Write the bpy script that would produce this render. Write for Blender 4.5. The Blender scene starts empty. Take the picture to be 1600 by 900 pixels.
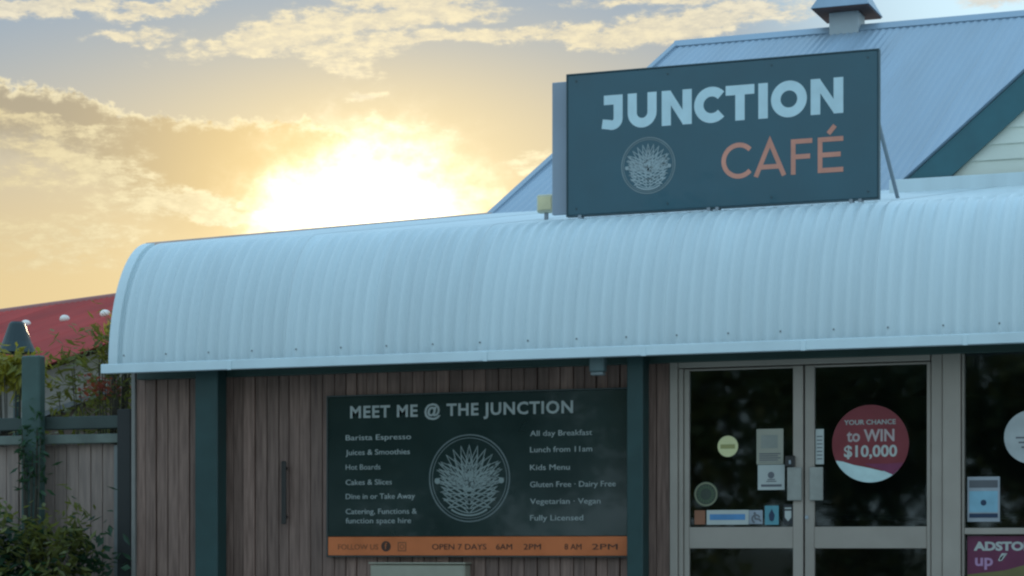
import bpy, bmesh, math, random
from mathutils import Vector, Matrix
R = math.radians
SC = bpy.context.scene
COL = SC.collection

# ------------------------------------------------------------------ camera
# World axes: x along the shop front (right positive), y into the building,
# z up with the eye level at 0; the street lies 1.25 m below the eye.
TH = R(21.7)
cam_d = bpy.data.cameras.new('camera'); cam = bpy.data.objects.new('camera', cam_d)
COL.objects.link(cam); SC.camera = cam
cam.location = (0, 0, 0); cam.rotation_euler = (R(90), 0, TH)
cam_d.sensor_width = 36.0; cam_d.lens = 36.0 * 3500 / 1600
cam_d.shift_y = (857 - 450) / 1600
cam_d.clip_start = 0.1; cam_d.clip_end = 3000
SC.cycles.pixel_filter_type = 'BLACKMAN_HARRIS'; SC.cycles.filter_width = 2.3

SC.view_settings.view_transform = 'Standard'; SC.view_settings.look = 'None'
SC.view_settings.exposure = 0.0; SC.view_settings.gamma = 1.0

# ------------------------------------------------------------------ sun + sky
SUN_EL = 8.7
SUN_AZ = -21.7 - 3.2            # degrees from +y towards +x (negative: to the left)
sd = Vector((math.sin(R(SUN_AZ)) * math.cos(R(SUN_EL)), math.cos(R(SUN_AZ)) * math.cos(R(SUN_EL)), math.sin(R(SUN_EL))))
sun_d = bpy.data.lights.new('sun', 'SUN'); sun_d.energy = 2.5; sun_d.angle = R(0.6); sun_d.color = (1, .78, .5)
sun = bpy.data.objects.new('sun', sun_d); COL.objects.link(sun)
sun.rotation_euler = sd.to_track_quat('Z', 'Y').to_euler()

def build_world():
    w = bpy.data.worlds.new('World'); SC.world = w; w.use_nodes = True
    nt = w.node_tree; N = nt.nodes; L = nt.links; N.clear()
    def val(n, i, v):
        if v is None: return
        if hasattr(v, 'default_value') or isinstance(v, bpy.types.NodeSocket): L.new(v, n.inputs[i])
        else: n.inputs[i].default_value = v
    def M(op, a, b=None, c=None, clamp=False):
        n = N.new('ShaderNodeMath'); n.operation = op; n.use_clamp = clamp
        val(n, 0, a); val(n, 1, b); val(n, 2, c); return n.outputs[0]
    def mix(f, a, b, blend='MIX'):
        n = N.new('ShaderNodeMix'); n.data_type = 'RGBA'; n.blend_type = blend
        val(n, 0, f)
        for i, v in ((6, a), (7, b)):
            if isinstance(v, tuple): n.inputs[i].default_value = (*v, 1)
            else: L.new(v, n.inputs[i])
        return n.outputs[2]
    def smooth(x, lo, hi):
        n = N.new('ShaderNodeMapRange'); n.interpolation_type = 'SMOOTHSTEP'
        val(n, 0, x); n.inputs[1].default_value = lo; n.inputs[2].default_value = hi
        return n.outputs[0]
    def vdot(a, v):
        n = N.new('ShaderNodeVectorMath'); n.operation = 'DOT_PRODUCT'; L.new(a, n.inputs[0]); n.inputs[1].default_value = v
        return n.outputs['Value']
    d = N.new('ShaderNodeTexCoord').outputs['Generated']
    az = R(SUN_AZ)
    F = (math.sin(az), math.cos(az), 0); Rt = (math.cos(az), -math.sin(az), 0)
    A = M('MULTIPLY', M('ARCTAN2', vdot(d, Rt), vdot(d, F)), 57.2958)       # degrees right of the sun
    E = M('MULTIPLY', M('ARCSINE', vdot(d, (0, 0, 1))), 57.2958)            # degrees above the horizon
    ang = M('MULTIPLY', M('ARCCOSINE', M('MINIMUM', vdot(d, tuple(sd)), .99999)), 57.2958)
    comb = N.new('ShaderNodeCombineXYZ'); L.new(A, comb.inputs[0]); L.new(E, comb.inputs[1]); P = comb.outputs[0]
    def noise(scale, detail, rough=.55, stretch=(1, 1, 1), rot=0):
        mp = N.new('ShaderNodeMapping'); L.new(P, mp.inputs[0]); mp.inputs['Scale'].default_value = stretch
        mp.inputs['Rotation'].default_value = (0, 0, R(rot))
        n = N.new('ShaderNodeTexNoise'); L.new(mp.outputs[0], n.inputs['Vector'])
        n.inputs['Scale'].default_value = scale; n.inputs['Detail'].default_value = detail; n.inputs['Roughness'].default_value = rough
        return n.outputs['Fac'], n.outputs['Color']
    # --- clear sky
    sky = N.new('ShaderNodeTexSky'); sky.sky_type = 'NISHITA'; sky.sun_disc = False
    sky.sun_elevation = R(SUN_EL); sky.sun_rotation = R(SUN_AZ)
    sky.air_density = 1.2; sky.dust_density = 1.5; sky.ozone_density = 2.0
    nish = N.new('ShaderNodeVectorMath'); nish.operation = 'SCALE'; L.new(sky.outputs[0], nish.inputs[0]); nish.inputs['Scale'].default_value = SKY_NISH
    # evening blue of the open sky, greying and warming towards the sun
    near = M('POWER', 2.71828, M('MULTIPLY', M('POWER', M('DIVIDE', ang, 8.5), 1.5), -1.0))
    blue = mix(smooth(E, 4, 60), (.66, .90, 1.02), (.56, .92, 1.26))
    grey = mix(smooth(E, 13.5, 6), (.27, .385, .52), (.72, .56, .30))
    base = mix(smooth(M('ADD', ang, M('MULTIPLY', M('MAXIMUM', A, 0), .35)), 21, 11), blue, grey)
    warm = mix(M('MULTIPLY', M('MULTIPLY', near, .85), smooth(E, 15.5, 10.5)), base, (.80, .64, .34))
    addn = mix(1.0, warm, nish.outputs[0], 'ADD')
    # --- clouds
    nf, nc = noise(.55, 7, .6, (1, 1.7, 1), -8)
    n2, _ = noise(1.7, 8, .68, (1, 2.4, 1), -8)
    n3, n3c = noise(2.2, 5, .6)
    sep = N.new('ShaderNodeSeparateColor'); L.new(nc, sep.inputs[0])
    Aw = M('ADD', A, M('MULTIPLY', M('SUBTRACT', sep.outputs[0], .5), 2.2))
    Ew = M('ADD', E, M('MULTIPLY', M('SUBTRACT', sep.outputs[1], .5), 1.3))
    wc = N.new('ShaderNodeCombineXYZ'); L.new(Aw, wc.inputs[0]); L.new(Ew, wc.inputs[1])
    def blob(a, e, sa, se, rot, amp):
        mp = N.new('ShaderNodeMapping'); mp.vector_type = 'TEXTURE'; L.new(wc.outputs[0], mp.inputs[0])
        mp.inputs['Location'].default_value = (a, e, 0); mp.inputs['Rotation'].default_value = (0, 0, R(rot)); mp.inputs['Scale'].default_value = (sa, se, 1)
        ln = N.new('ShaderNodeVectorMath'); ln.operation = 'LENGTH'; L.new(mp.outputs[0], ln.inputs[0])
        mr = N.new('ShaderNodeMapRange'); mr.interpolation_type = 'SMOOTHSTEP'; L.new(ln.outputs['Value'], mr.inputs[0])
        mr.inputs[1].default_value = 1.9; mr.inputs[2].default_value = 0; mr.inputs[4].default_value = amp
        return mr.outputs[0]
    def total(lst):
        t = None
        for b in lst:
            v = blob(*b); t = v if t is None else M('ADD', t, v)
        return t
    # (degrees right of the sun, degrees up, half length, half height, tilt, weight)
    high = [(-3.2, 12.75, 2.4, .24, 9, 1.2), (-.5, 13.3, 2.4, .34, 3, 1.2), (1.2, 13.4, 1.6, .25, 4, 1.0),
            (-1.6, 12.5, 1.9, .26, -2, 1.1), (-.9, 12.0, .75, .24, -8, 1.3), (-6.3, 12.75, 1.3, .14, 8, 1.2), (.9, 12.75, 1.6, .16, 3, 1.0),
            (4.2, 12.85, 2.8, .24, 3, 1.3), (8.2, 13.25, 2.8, .34, 6, 1.3), (7.4, 13.8, 2.8, .16, 3, 1.1),
            (-8.6, 13.3, 1.9, .24, 3, 1.6), (-5.5, 13.4, 1.5, .17, 12, 1.4), (.4, 13.85, 2.0, .16, 0, 1.3),
            (15.6, 13.6, 1.1, .22, 6, 1.5), (-.65, 11.3, .5, .13, 0, 1.3), (2.6, 15.6, 5, .4, 4, .9), (-6, 16.5, 4, .4, 6, .8)]
    low = [(-8.3, 10.45, 2.0, .18, -4, 1.2), (-8.0, 9.85, 2.2, .30, -4, 1.0), (-8.9, 9.2, 1.6, .35, 0, .9),
           (-6.4, 9.1, 1.7, .28, -18, 1.0), (-5.2, 8.45, 2.4, .20, -6, 1.1), (-8.0, 7.9, 2.3, .5, 0, 1.0),
           (-8.3, 7.1, 2.3, .3, 0, .7), (-3.9, 8.5, 1.1, .30, -8, 1.1), (3.7, 9.75, .9, .24, 5, 1.2), (1.5, 10.35, .4, .2, 0, .9),
           (-.4, 10.45, .45, .30, 25, 1.4), (.8, 10.65, .5, .14, 0, .8)]
    hi_d = M('MULTIPLY', total(high), M('ADD', M('MULTIPLY', n2, 2.6), -.55))
    lo_d = M('MULTIPLY', total(low), M('ADD', M('MULTIPLY', n2, 2.6), -.55))
    # the rest of the sky carries the same sort of broken streaks
    gen = M('MULTIPLY', smooth(nf, .56, .75), M('MAXIMUM', smooth(E, 15, 19), smooth(M('ABSOLUTE', A), 17, 22)))
    gen = M('MULTIPLY', gen, smooth(E, 0, 4))
    hi_m = smooth(M('ADD', hi_d, M('MULTIPLY', gen, .35)), .20, .85)
    lo_m = smooth(lo_d, .24, .90)
    # long bank of shaded cloud left of the sun with a lit upper rim
    fc = N.new('ShaderNodeFloatCurve'); cv = fc.mapping.curves[0]
    pts = [(-14, 11.9), (-9.8, 11.5), (-7.7, 11.3), (-6.6, 10.9), (-3.8, 10.75), (-2.0, 10.8), (-1.0, 10.45), (.2, 9.6), (3, 8)]
    X0, X1, Y0, Y1 = -14, 3, 7.5, 12.5
    while len(cv.points) < len(pts): cv.points.new(.5, .5)
    for p, (x, y) in zip(cv.points, pts): p.location = ((x - X0) / (X1 - X0), (y - Y0) / (Y1 - Y0))
    fc.mapping.update()
    L.new(M('DIVIDE', M('SUBTRACT', A, X0), X1 - X0), fc.inputs['Value'])
    top = M('ADD', M('MULTIPLY', fc.outputs[0], Y1 - Y0), Y0)
    top = M('ADD', top, M('MULTIPLY', M('SUBTRACT', n3, .5), .9))
    h = M('SUBTRACT', top, E)
    side = M('MULTIPLY', smooth(A, -20, -13), smooth(A, .3, -1.6))
    thick = M('ADD', 1.6, M('MULTIPLY', smooth(A, -9, -3), 1.6))
    lowfade = smooth(M('DIVIDE', h, thick), 1.25, .55)
    bank = M('MULTIPLY', M('MULTIPLY', smooth(h, 0, .14), lowfade), side)
    rim = M('MULTIPLY', M('MULTIPLY', smooth(h, -.06, .06), smooth(h, .34, .08)), side)
    rim = M('MULTIPLY', rim, smooth(n2, .35, .6))
    c_bank = mix(smooth(ang, 9, 2.5), (.44, .37, .25), (.76, .56, .26))
    c_hi = mix(smooth(ang, 20, 6), (.80, .82, .82), (.96, .84, .56))
    c_lo = mix(smooth(ang, 10, 3), (.82, .70, .42), (1.0, .90, .60))
    tex = smooth(n2, .66, .40)
    c_hi = mix(M('MULTIPLY', tex, .55), c_hi, (.58, .55, .47)); c_lo = mix(M('MULTIPLY', tex, .45), c_lo, (.58, .49, .32))
    c = mix(M('MULTIPLY', bank, .85), addn, c_bank)
    c = mix(M('MULTIPLY', rim, .8), c, (.95, .84, .55))
    c = mix(M('MULTIPLY', hi_m, .88), c, c_hi)
    c = mix(M('MULTIPLY', lo_m, .85), c, c_lo)
    # forward-scattered glow round the sun, broken by the clouds
    gx = M('MULTIPLY', M('ADD', A, .45), .78); gy = M('SUBTRACT', E, SUN_EL - .6)
    gr = M('SQRT', M('ADD', M('MULTIPLY', gx, gx), M('MULTIPLY', gy, gy)))
    angn = M('ADD', gr, M('MULTIPLY', M('SUBTRACT', nf, .5), 2.6))
    angn = M('ADD', angn, M('MULTIPLY', M('SUBTRACT', n3, .5), 1.2))
    gl = M('POWER', 2.71828, M('MULTIPLY', M('POWER', M('DIVIDE', M('MAXIMUM', angn, 0), 1.95), 3.0), -1))
    halo = M('POWER', 2.71828, M('MULTIPLY', M('DIVIDE', gr, 2.3), -1))
    g = mix(1.0, mix(gl, (0, 0, 0), (1.5, 1.45, 1.25)), mix(halo, (0, 0, 0), (.80, .60, .26)), 'ADD')
    c = mix(1.0, c, g, 'ADD')
    bg = N.new('ShaderNodeBackground'); L.new(c, bg.inputs[0]); bg.inputs[1].default_value = 1.0
    out = N.new('ShaderNodeOutputWorld'); L.new(bg.outputs[0], out.inputs[0])
    w.cycles.sampling_method = 'MANUAL'; w.cycles.sample_map_resolution = 512
SKY_NISH = 0.0015
build_world()

# ------------------------------------------------------------------ materials
MATS = {}
def mat(name, col, rough=.6, var=.12, scale=8, metal=0, bump=0, bscale=None, stretch=(1, 1, 1), col2=None, spec=.5, coat=0, detail=5):
    if name in MATS: return MATS[name]
    m = bpy.data.materials.new(name); m.use_nodes = True; nt = m.node_tree; N = nt.nodes; L = nt.links
    b = N['Principled BSDF']; b.inputs['Roughness'].default_value = rough; b.inputs['Metallic'].default_value = metal
    b.inputs['Specular IOR Level'].default_value = spec; b.inputs['Coat Weight'].default_value = coat
    tc = N.new('ShaderNodeTexCoord'); mp = N.new('ShaderNodeMapping'); mp.inputs['Scale'].default_value = stretch
    L.new(tc.outputs['Object'], mp.inputs[0])
    n = N.new('ShaderNodeTexNoise'); n.inputs['Scale'].default_value = scale; n.inputs['Detail'].default_value = detail
    L.new(mp.outputs[0], n.inputs['Vector'])
    r = N.new('ShaderNodeValToRGB'); L.new(n.outputs['Fac'], r.inputs[0])
    r.color_ramp.elements[0].position = .3; r.color_ramp.elements[1].position = .7
    c2 = col2 or tuple(min(1, x * (1 + var)) for x in col); c1 = col if col2 else tuple(x * (1 - var) for x in col)
    r.color_ramp.elements[0].color = (*c1, 1); r.color_ramp.elements[1].color = (*c2, 1)
    # every copy of a piece is a touch lighter or darker
    oi = N.new('ShaderNodeObjectInfo'); mr = N.new('ShaderNodeMapRange'); L.new(oi.outputs['Random'], mr.inputs[0])
    mr.inputs[3].default_value = 1 - var * .8; mr.inputs[4].default_value = 1 + var * .8
    sc = N.new('ShaderNodeVectorMath'); sc.operation = 'SCALE'; L.new(r.outputs[0], sc.inputs[0]); L.new(mr.outputs[0], sc.inputs['Scale'])
    L.new(sc.outputs[0], b.inputs['Base Color'])
    rr = N.new('ShaderNodeMapRange'); L.new(n.outputs['Fac'], rr.inputs[0]); rr.inputs[3].default_value = max(0, rough - .1); rr.inputs[4].default_value = min(1, rough + .1)
    L.new(rr.outputs[0], b.inputs['Roughness'])
    if bump:
        n2 = N.new('ShaderNodeTexNoise'); n2.inputs['Scale'].default_value = bscale or scale * 4; n2.inputs['Detail'].default_value = 4
        L.new(mp.outputs[0], n2.inputs['Vector'])
        bp = N.new('ShaderNodeBump'); bp.inputs['Strength'].default_value = bump; bp.inputs['Distance'].default_value = .01
        L.new(n2.outputs['Fac'], bp.inputs['Height']); L.new(bp.outputs[0], b.inputs['Normal'])
    MATS[name] = m; return m
def glass(name, tint, ior=1.5):
    m = bpy.data.materials.new(name); m.use_nodes = True; nt = m.node_tree; N = nt.nodes; L = nt.links; N.clear()
    t = N.new('ShaderNodeBsdfTransparent'); t.inputs[0].default_value = (*tint, 1)
    g = N.new('ShaderNodeBsdfGlossy'); g.inputs['Roughness'].default_value = .03
    f = N.new('ShaderNodeFresnel'); f.inputs[0].default_value = ior
    tc = N.new('ShaderNodeTexCoord'); n = N.new('ShaderNodeTexNoise'); n.inputs['Scale'].default_value = 1.3; L.new(tc.outputs['Object'], n.inputs[0])
    bp = N.new('ShaderNodeBump'); bp.inputs['Strength'].default_value = .06; bp.inputs['Distance'].default_value = .02
    L.new(n.outputs['Fac'], bp.inputs['Height']); L.new(bp.outputs[0], g.inputs['Normal'])
    x = N.new('ShaderNodeMixShader'); o = N.new('ShaderNodeOutputMaterial')
    L.new(f.outputs[0], x.inputs[0]); L.new(t.outputs[0], x.inputs[1]); L.new(g.outputs[0], x.inputs[2]); L.new(x.outputs[0], o.inputs[0])
    MATS[name] = m; return m

ZINC = mat('pale_painted_steel', (.585, .665, .685), .42, .05, 1.5, bump=.03, bscale=6, spec=.4, stretch=(5, 1.2, .35), detail=8)
ROOFM = mat('weathered_roof_steel', (.27, .35, .43), .45, .10, .9, stretch=(3, .4, .4), spec=.4)
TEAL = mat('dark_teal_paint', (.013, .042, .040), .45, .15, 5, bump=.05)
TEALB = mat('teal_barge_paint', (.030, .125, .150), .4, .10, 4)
CREAM = mat('cream_weatherboard_paint', (.70, .70, .60), .55, .05, 3)
BOARD = mat('warm_tinted_stained_timber', (.125, .068, .050), .65, .35, 3, stretch=(14, 14, 1), col2=(.25, .150, .115), bump=.25, bscale=9)  # brown timber, tinted redder in place of warm light on the wall
ALU = mat('grey_powder_coat', (.32, .265, .22), .45, .06, 4)
PLATE = mat('worn_push_plate_metal', (.30, .29, .26), .4, .12, 12, metal=.3)
DARK = mat('dark_interior', (.04, .05, .05), .8, .3, 2)
GLASS = glass('window_glass', (.62, .68, .68), 1.62)
PANEL = mat('dark_green_sign_print', (.022, .086, .115), .35, .10, 2, coat=.3)
MENU = mat('menu_print_green', (.014, .026, .024), .12, .15, 2.5, spec=.5, coat=.4)
LETTER = mat('off_white_print', (.55, .70, .74), .45, .05, 9)
MENUTXT = mat('menu_grey_white_print', (.30, .32, .30), .35, .10, 12)
MENUTX2 = mat('menu_fine_line_print', (.12, .14, .135), .35, .12, 12)
ORANGE = mat('orange_print', (.66, .27, .19), .45, .08, 8)
BARORG = mat('orange_band_print', (.50, .125, .035), .35, .10, 5)
BROWNP = mat('dark_brown_print', (.05, .017, .008), .4, .1, 9)
GUTTER = mat('gutter_steel', (.60, .70, .73), .4, .06, 3)
STEEL = mat('dull_galvanised_steel', (.30, .33, .36), .45, .10, 6, metal=.4)
FRINGECAP = mat('warm_fringe_capping', (.66, .44, .36), .55, .15, 3)  # pale warm colour paints the fringe of sun glare along the verge

# ------------------------------------------------------------------ geometry helpers
def tag(o, label=None, cat=None, group=None, kind=None):
    if label: o['label'] = label
    if cat: o['category'] = cat
    if group: o['group'] = group
    if kind: o['kind'] = kind
    return o
def thing(name, loc, label, cat, group=None):
    o = bpy.data.objects.new(name, None); o.empty_display_size = .1; COL.objects.link(o); o.location = loc
    return tag(o, label, cat, group)
def link(name, me, parent=None):
    o = bpy.data.objects.new(name, me); COL.objects.link(o)
    if parent is not None:
        o.parent = parent
        o.matrix_parent_inverse = Matrix.Translation(-world_loc(parent))
    return o
def world_loc(o):          # parts are built in world coordinates with their own origin at zero
    return Vector(o.location) if o.parent is None else Vector((0, 0, 0))
def fin(name, bm, m, parent=None, smooth=False, bevel=0):
    if bevel:
        bmesh.ops.bevel(bm, geom=[e for e in bm.edges], offset=bevel, segments=1, affect='EDGES', clamp_overlap=True)
    bmesh.ops.recalc_face_normals(bm, faces=bm.faces)
    me = bpy.data.meshes.new(name); bm.to_mesh(me); bm.free()
    if m is not None: me.materials.append(m)
    if smooth:
        for p in me.polygons: p.use_smooth = True
    return link(name, me, parent)
def box(bm, x0, x1, y0, y1, z0, z1):
    v = [bm.verts.new(p) for p in ((x0, y0, z0), (x1, y0, z0), (x1, y1, z0), (x0, y1, z0), (x0, y0, z1), (x1, y0, z1), (x1, y1, z1), (x0, y1, z1))]
    for f in ((0, 3, 2, 1), (4, 5, 6, 7), (0, 1, 5, 4), (1, 2, 6, 5), (2, 3, 7, 6), (3, 0, 4, 7)): bm.faces.new([v[i] for i in f])
    return v
def bx(name, m, parent, x0, x1, y0, y1, z0, z1, bevel=0.004):
    bm = bmesh.new(); box(bm, x0, x1, y0, y1, z0, z1); return fin(name, bm, m, parent, bevel=bevel)
def prism(bm, pts, y0, y1):
    """outline pts (x,z) in the shop-front plane, given thickness from y0 (front) to y1"""
    a = [bm.verts.new((x, y0, z)) for x, z in pts]; b = [bm.verts.new((x, y1, z)) for x, z in pts]
    n = len(pts); bm.faces.new(a); bm.faces.new(b[::-1])
    for i in range(n): bm.faces.new((a[i], b[i], b[(i + 1) % n], a[(i + 1) % n]))
def extr_x(bm, prof, x0, x1):
    """profile (y,z) swept along x"""
    a = [bm.verts.new((x0, y, z)) for y, z in prof]; b = [bm.verts.new((x1, y, z)) for y, z in prof]
    n = len(prof); bm.faces.new(a); bm.faces.new(b[::-1])
    for i in range(n): bm.faces.new((a[i], a[(i + 1) % n], b[(i + 1) % n], b[i]))
def tube(bm, p0, p1, r0, r1=None, n=8):
    r1 = r0 if r1 is None else r1; p0 = Vector(p0); p1 = Vector(p1); d = (p1 - p0).normalized()
    u = d.orthogonal().normalized(); v = d.cross(u)
    A = [bm.verts.new(p0 + (u * math.cos(k * 2 * math.pi / n) + v * math.sin(k * 2 * math.pi / n)) * r0) for k in range(n)]
    B = [bm.verts.new(p1 + (u * math.cos(k * 2 * math.pi / n) + v * math.sin(k * 2 * math.pi / n)) * r1) for k in range(n)]
    for k in range(n): bm.faces.new((A[k], A[(k + 1) % n], B[(k + 1) % n], B[k]))
    bm.faces.new(A[::-1]); bm.faces.new(B)
def disc(cx, cz, r, n=40): return [(cx + r * math.cos(k * 2 * math.pi / n), cz + r * math.sin(k * 2 * math.pi / n)) for k in range(n)]
def stroke(bm, pts, wd, y, t=.003, closed=False):
    """flat ribbon of width wd along (x,z) points, front face at y"""
    n = len(pts); L_ = []; R_ = []
    for i in range(n):
        p = Vector(pts[i])
        a = Vector(pts[(i - 1) % n]) if (closed or i > 0) else None
        b = Vector(pts[(i + 1) % n]) if (closed or i < n - 1) else None
        d0 = (p - a).normalized() if a is not None else None
        d1 = (b - p).normalized() if b is not None else None
        if d0 is None: d0 = d1
        if d1 is None: d1 = d0
        n0 = Vector((-d0.y, d0.x)); n1 = Vector((-d1.y, d1.x)); mm = (n0 + n1)
        mm = mm.normalized() if mm.length > 1e-6 else n0
        k = 1 / max(.4, mm.dot(n0))
        L_.append(p + mm * wd / 2 * k); R_.append(p - mm * wd / 2 * k)
    segs = range(n if closed else n - 1)
    vf = [(bm.verts.new((l.x, y, l.y)), bm.verts.new((r.x, y, r.y)), bm.verts.new((l.x, y + t, l.y)), bm.verts.new((r.x, y + t, r.y))) for l, r in zip(L_, R_)]
    for i in segs:
        a = vf[i]; b = vf[(i + 1) % n]
        bm.faces.new((a[0], b[0], b[1], a[1])); bm.faces.new((a[0], a[2], b[2], b[0])); bm.faces.new((a[1], b[1], b[3], a[3]))
    if not closed:
        for a in (vf[0], vf[-1]): bm.faces.new((a[0], a[1], a[3], a[2]))
def arc(cx, cz, r, a0, a1, n=14, rz=None):
    rz = rz or r
    return [(cx + r * math.cos(R(a0 + (a1 - a0) * k / n)), cz + rz * math.sin(R(a0 + (a1 - a0) * k / n))) for k in range(n + 1)]
def text(name, s, m, parent, x, y, z, size, width=None, align='LEFT', bold=0.0, ext=.0015, space=1.0):
    cu = bpy.data.curves.new(name, 'FONT'); cu.body = s; cu.size = size; cu.align_x = align; cu.extrude = ext; cu.offset = bold; cu.resolution_u = 3; cu.space_character = space
    o = bpy.data.objects.new(name, cu); COL.objects.link(o)
    dg = bpy.context.evaluated_depsgraph_get(); me = bpy.data.meshes.new_from_object(o.evaluated_get(dg))
    bpy.data.objects.remove(o); bpy.data.curves.remove(cu)
    xs = [v.co.x for v in me.vertices]; k = 1.0
    if width: k = width / (max(xs) - min(xs))
    x0 = min(xs) if align == 'LEFT' else 0
    for v in me.vertices:
        a, b, c = v.co; v.co = (x + (a - x0) * k, y - c, z + b)
    me.name = name; me.materials.clear(); me.materials.append(m)
    return link(name, me, parent)

# ------------------------------------------------------------------ ground
GZ = -1.25; FZ = -.65
bm = bmesh.new()
for v in ((-1500, -1500, GZ), (1500, -1500, GZ), (1500, 1500, GZ), (-1500, 1500, GZ)): bm.verts.new(v)
bm.faces.new(bm.verts); g = fin('ground', bm, mat('dry_grass_earth', (.10, .09, .05), .9, .3, .4)); tag(g, kind='structure')
bm = bmesh.new()
for v in ((-80, -6, GZ + .004), (80, -6, GZ + .004), (80, 4.99, GZ + .004), (-80, 4.99, GZ + .004)): bm.verts.new(v)
bm.faces.new(bm.verts); g = fin('road', bm, mat('asphalt', (.05, .05, .052), .85, .2, 3)); tag(g, kind='structure')
bm = bmesh.new(); box(bm, -80, 80, 5, 15.38, GZ - .1, GZ + .13); g = fin('pavement', bm, mat('pale_bounce_concrete_paving', (.42, .41, .38), .85, .12, 1.5), bevel=.02); tag(g, kind='structure')  # out of view; made broad and pale to bounce light onto the shop front

# ------------------------------------------------------------------ the cafe
cafe = thing('cafe_building', (-4, 16.5, GZ), 'low shop building with pale rounded corrugated awning, timber board front and steel roof', 'building')
XL, XR = -10.0, 1.0
random.seed(3)
# floor slab and plinth
bx('floor_slab', mat('slab_concrete', (.25, .24, .23), .8, .1, 2), cafe, XL, XR, 15.4, 40.0, GZ - .05, FZ, .01)
# walls behind the boards
wall = bx('wall', mat('wall_lining', (.03, .027, .025), .8), cafe, XL + .01, -5.25, 16.53, 16.66, FZ + .004, 1.58, 0)
bx('wall', MATS['wall_lining'], cafe, -.8, XR - .01, 16.53, 16.66, FZ + .004, 1.58, 0)
def boards(x0, x1, parent):
    x = x0; base = {}
    while x < x1 - .03:
        wd = min(random.choice((.088, .096, .104)), x1 - x - .003)
        pr = random.choice((0, .004, .008, .012))
        bm = bmesh.new(); box(bm, x, x + wd, 16.505 - pr, 16.528, FZ + .006, 1.56)
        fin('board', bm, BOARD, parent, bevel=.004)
        x += wd + .006
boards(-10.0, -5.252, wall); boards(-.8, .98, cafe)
bx('side_wall', mat('cream_side_cladding', (.42, .40, .34), .7, .08, 2), cafe, XL, XL + .14, 16.67, 38.9, FZ + .004, 1.6, 0)
bx('side_wall', MATS['cream_side_cladding'], cafe, XR - .14, XR, 16.67, 38.9, FZ + .004, 1.6, 0)
bx('back_wall', mat('interior_wall_paint', (.30, .33, .30), .7, .15, 2), cafe, XL + .15, XR - .15, 22.5, 22.6, FZ + .004, 2.2, 0)
bx('ceiling', mat('ceiling_lining', (.40, .42, .40), .8), cafe, XL + .15, XR - .15, 16.7, 22.4, 1.52, 1.58, 0)
# corner batten and posts
def post(x0, x1, y0=16.24, y1=16.40):
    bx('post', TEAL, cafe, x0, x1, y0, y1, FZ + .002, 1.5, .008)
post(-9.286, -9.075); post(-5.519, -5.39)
bx('corner_batten', mat('pale_corner_trim', (.20, .18, .16), .6, .1), cafe, -10.04, -10.002, 16.48, 16.56, FZ + .006, 1.5)
# soffit and green beam under the awning
bx('soffit', mat('soffit_green', (.045, .07, .06), .6), cafe, -9.96, 1.9, 16.13, 16.52, 1.575, 1.60, 0)
bx('beam', mat('green_beam_paint', (.030, .060, .048), .5, .15, 3), cafe, -9.94, 1.9, 16.405, 16.485, 1.425, 1.572, .006)

# awning roof: corrugated sheets, bullnose then a long low slope
def can_prof():
    P = []
    for k in range(17):
        t = R(84.0) * k / 16
        P.append((16.1 + .65 * (1 - math.cos(t)), 1.5 + 1.1 * math.sin(t)))
    w0, z0 = P[-1]
    for w in (17.2, 18.5, 20.5, 22.5, 24.5): P.append((w, z0 + .173 * (w - w0)))
    return P
CP = can_prof()
def roof_z(y):
    w0, z0 = CP[16]; return z0 + .173 * (y - w0)
def corr_sheet(prof, x0, n, pitch, amp, parent, m, name='roof_sheet', seg=8, lift=0.0):
    """one corrugated sheet; prof is a list of (y,z) from the eave up"""
    nor = []
    for i in range(len(prof)):
        a = prof[max(0, i - 1)]; b = prof[min(len(prof) - 1, i + 1)]
        d = Vector((b[0] - a[0], b[1] - a[1])).normalized(); nor.append((-d.y, d.x))
    vs = []; fs = []; m_ = n * seg + 1
    for j in range(m_):
        x = x0 + j * pitch / seg; h = amp * math.cos(2 * math.pi * j / seg) + lift
        for (y, z), (ny, nz) in zip(prof, nor): vs.append((x, y + ny * h, z + nz * h))
    k = len(prof)
    for j in range(m_ - 1):
        for i in range(k - 1): fs.append((j * k + i, (j + 1) * k + i, (j + 1) * k + i + 1, j * k + i + 1))
    me = bpy.data.meshes.new(name); me.from_pydata(vs, [], fs); me.materials.append(m)
    for p in me.polygons: p.use_smooth = True
    return link(name, me, parent)
awn = bx('awning_roof', mat('roof_batten_steel', (.25, .27, .28), .6), cafe, -9.9, 1.95, 16.9, 24.3, 1.62, 1.66, 0)
x = -9.97; i = 0
while x < 1.9:
    corr_sheet(CP, x, 8, .1, .015, awn, ZINC, lift=.0015 * (i % 2)); x += .8; i += 1
XE = x
bm = bmesh.new()
for pi in (1,):
    y_, z_ = CP[pi]; a_, b_ = CP[pi - 1], CP[pi + 1]; d_ = Vector((b_[0] - a_[0], b_[1] - a_[1])).normalized()
    nx_ = Vector((0, -d_.y, d_.x)); xx = -9.97 + .1
    while xx < XE:
        p_ = Vector((xx, y_, z_)) + nx_ * .015; tube(bm, p_ - nx_ * .004, p_ + nx_ * .006, .0075, n=6); xx += .4
tag(fin('fixing_screws', bm, mat('screw_head_grey', (.16, .18, .19), .5), cafe), kind='stuff')
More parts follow.
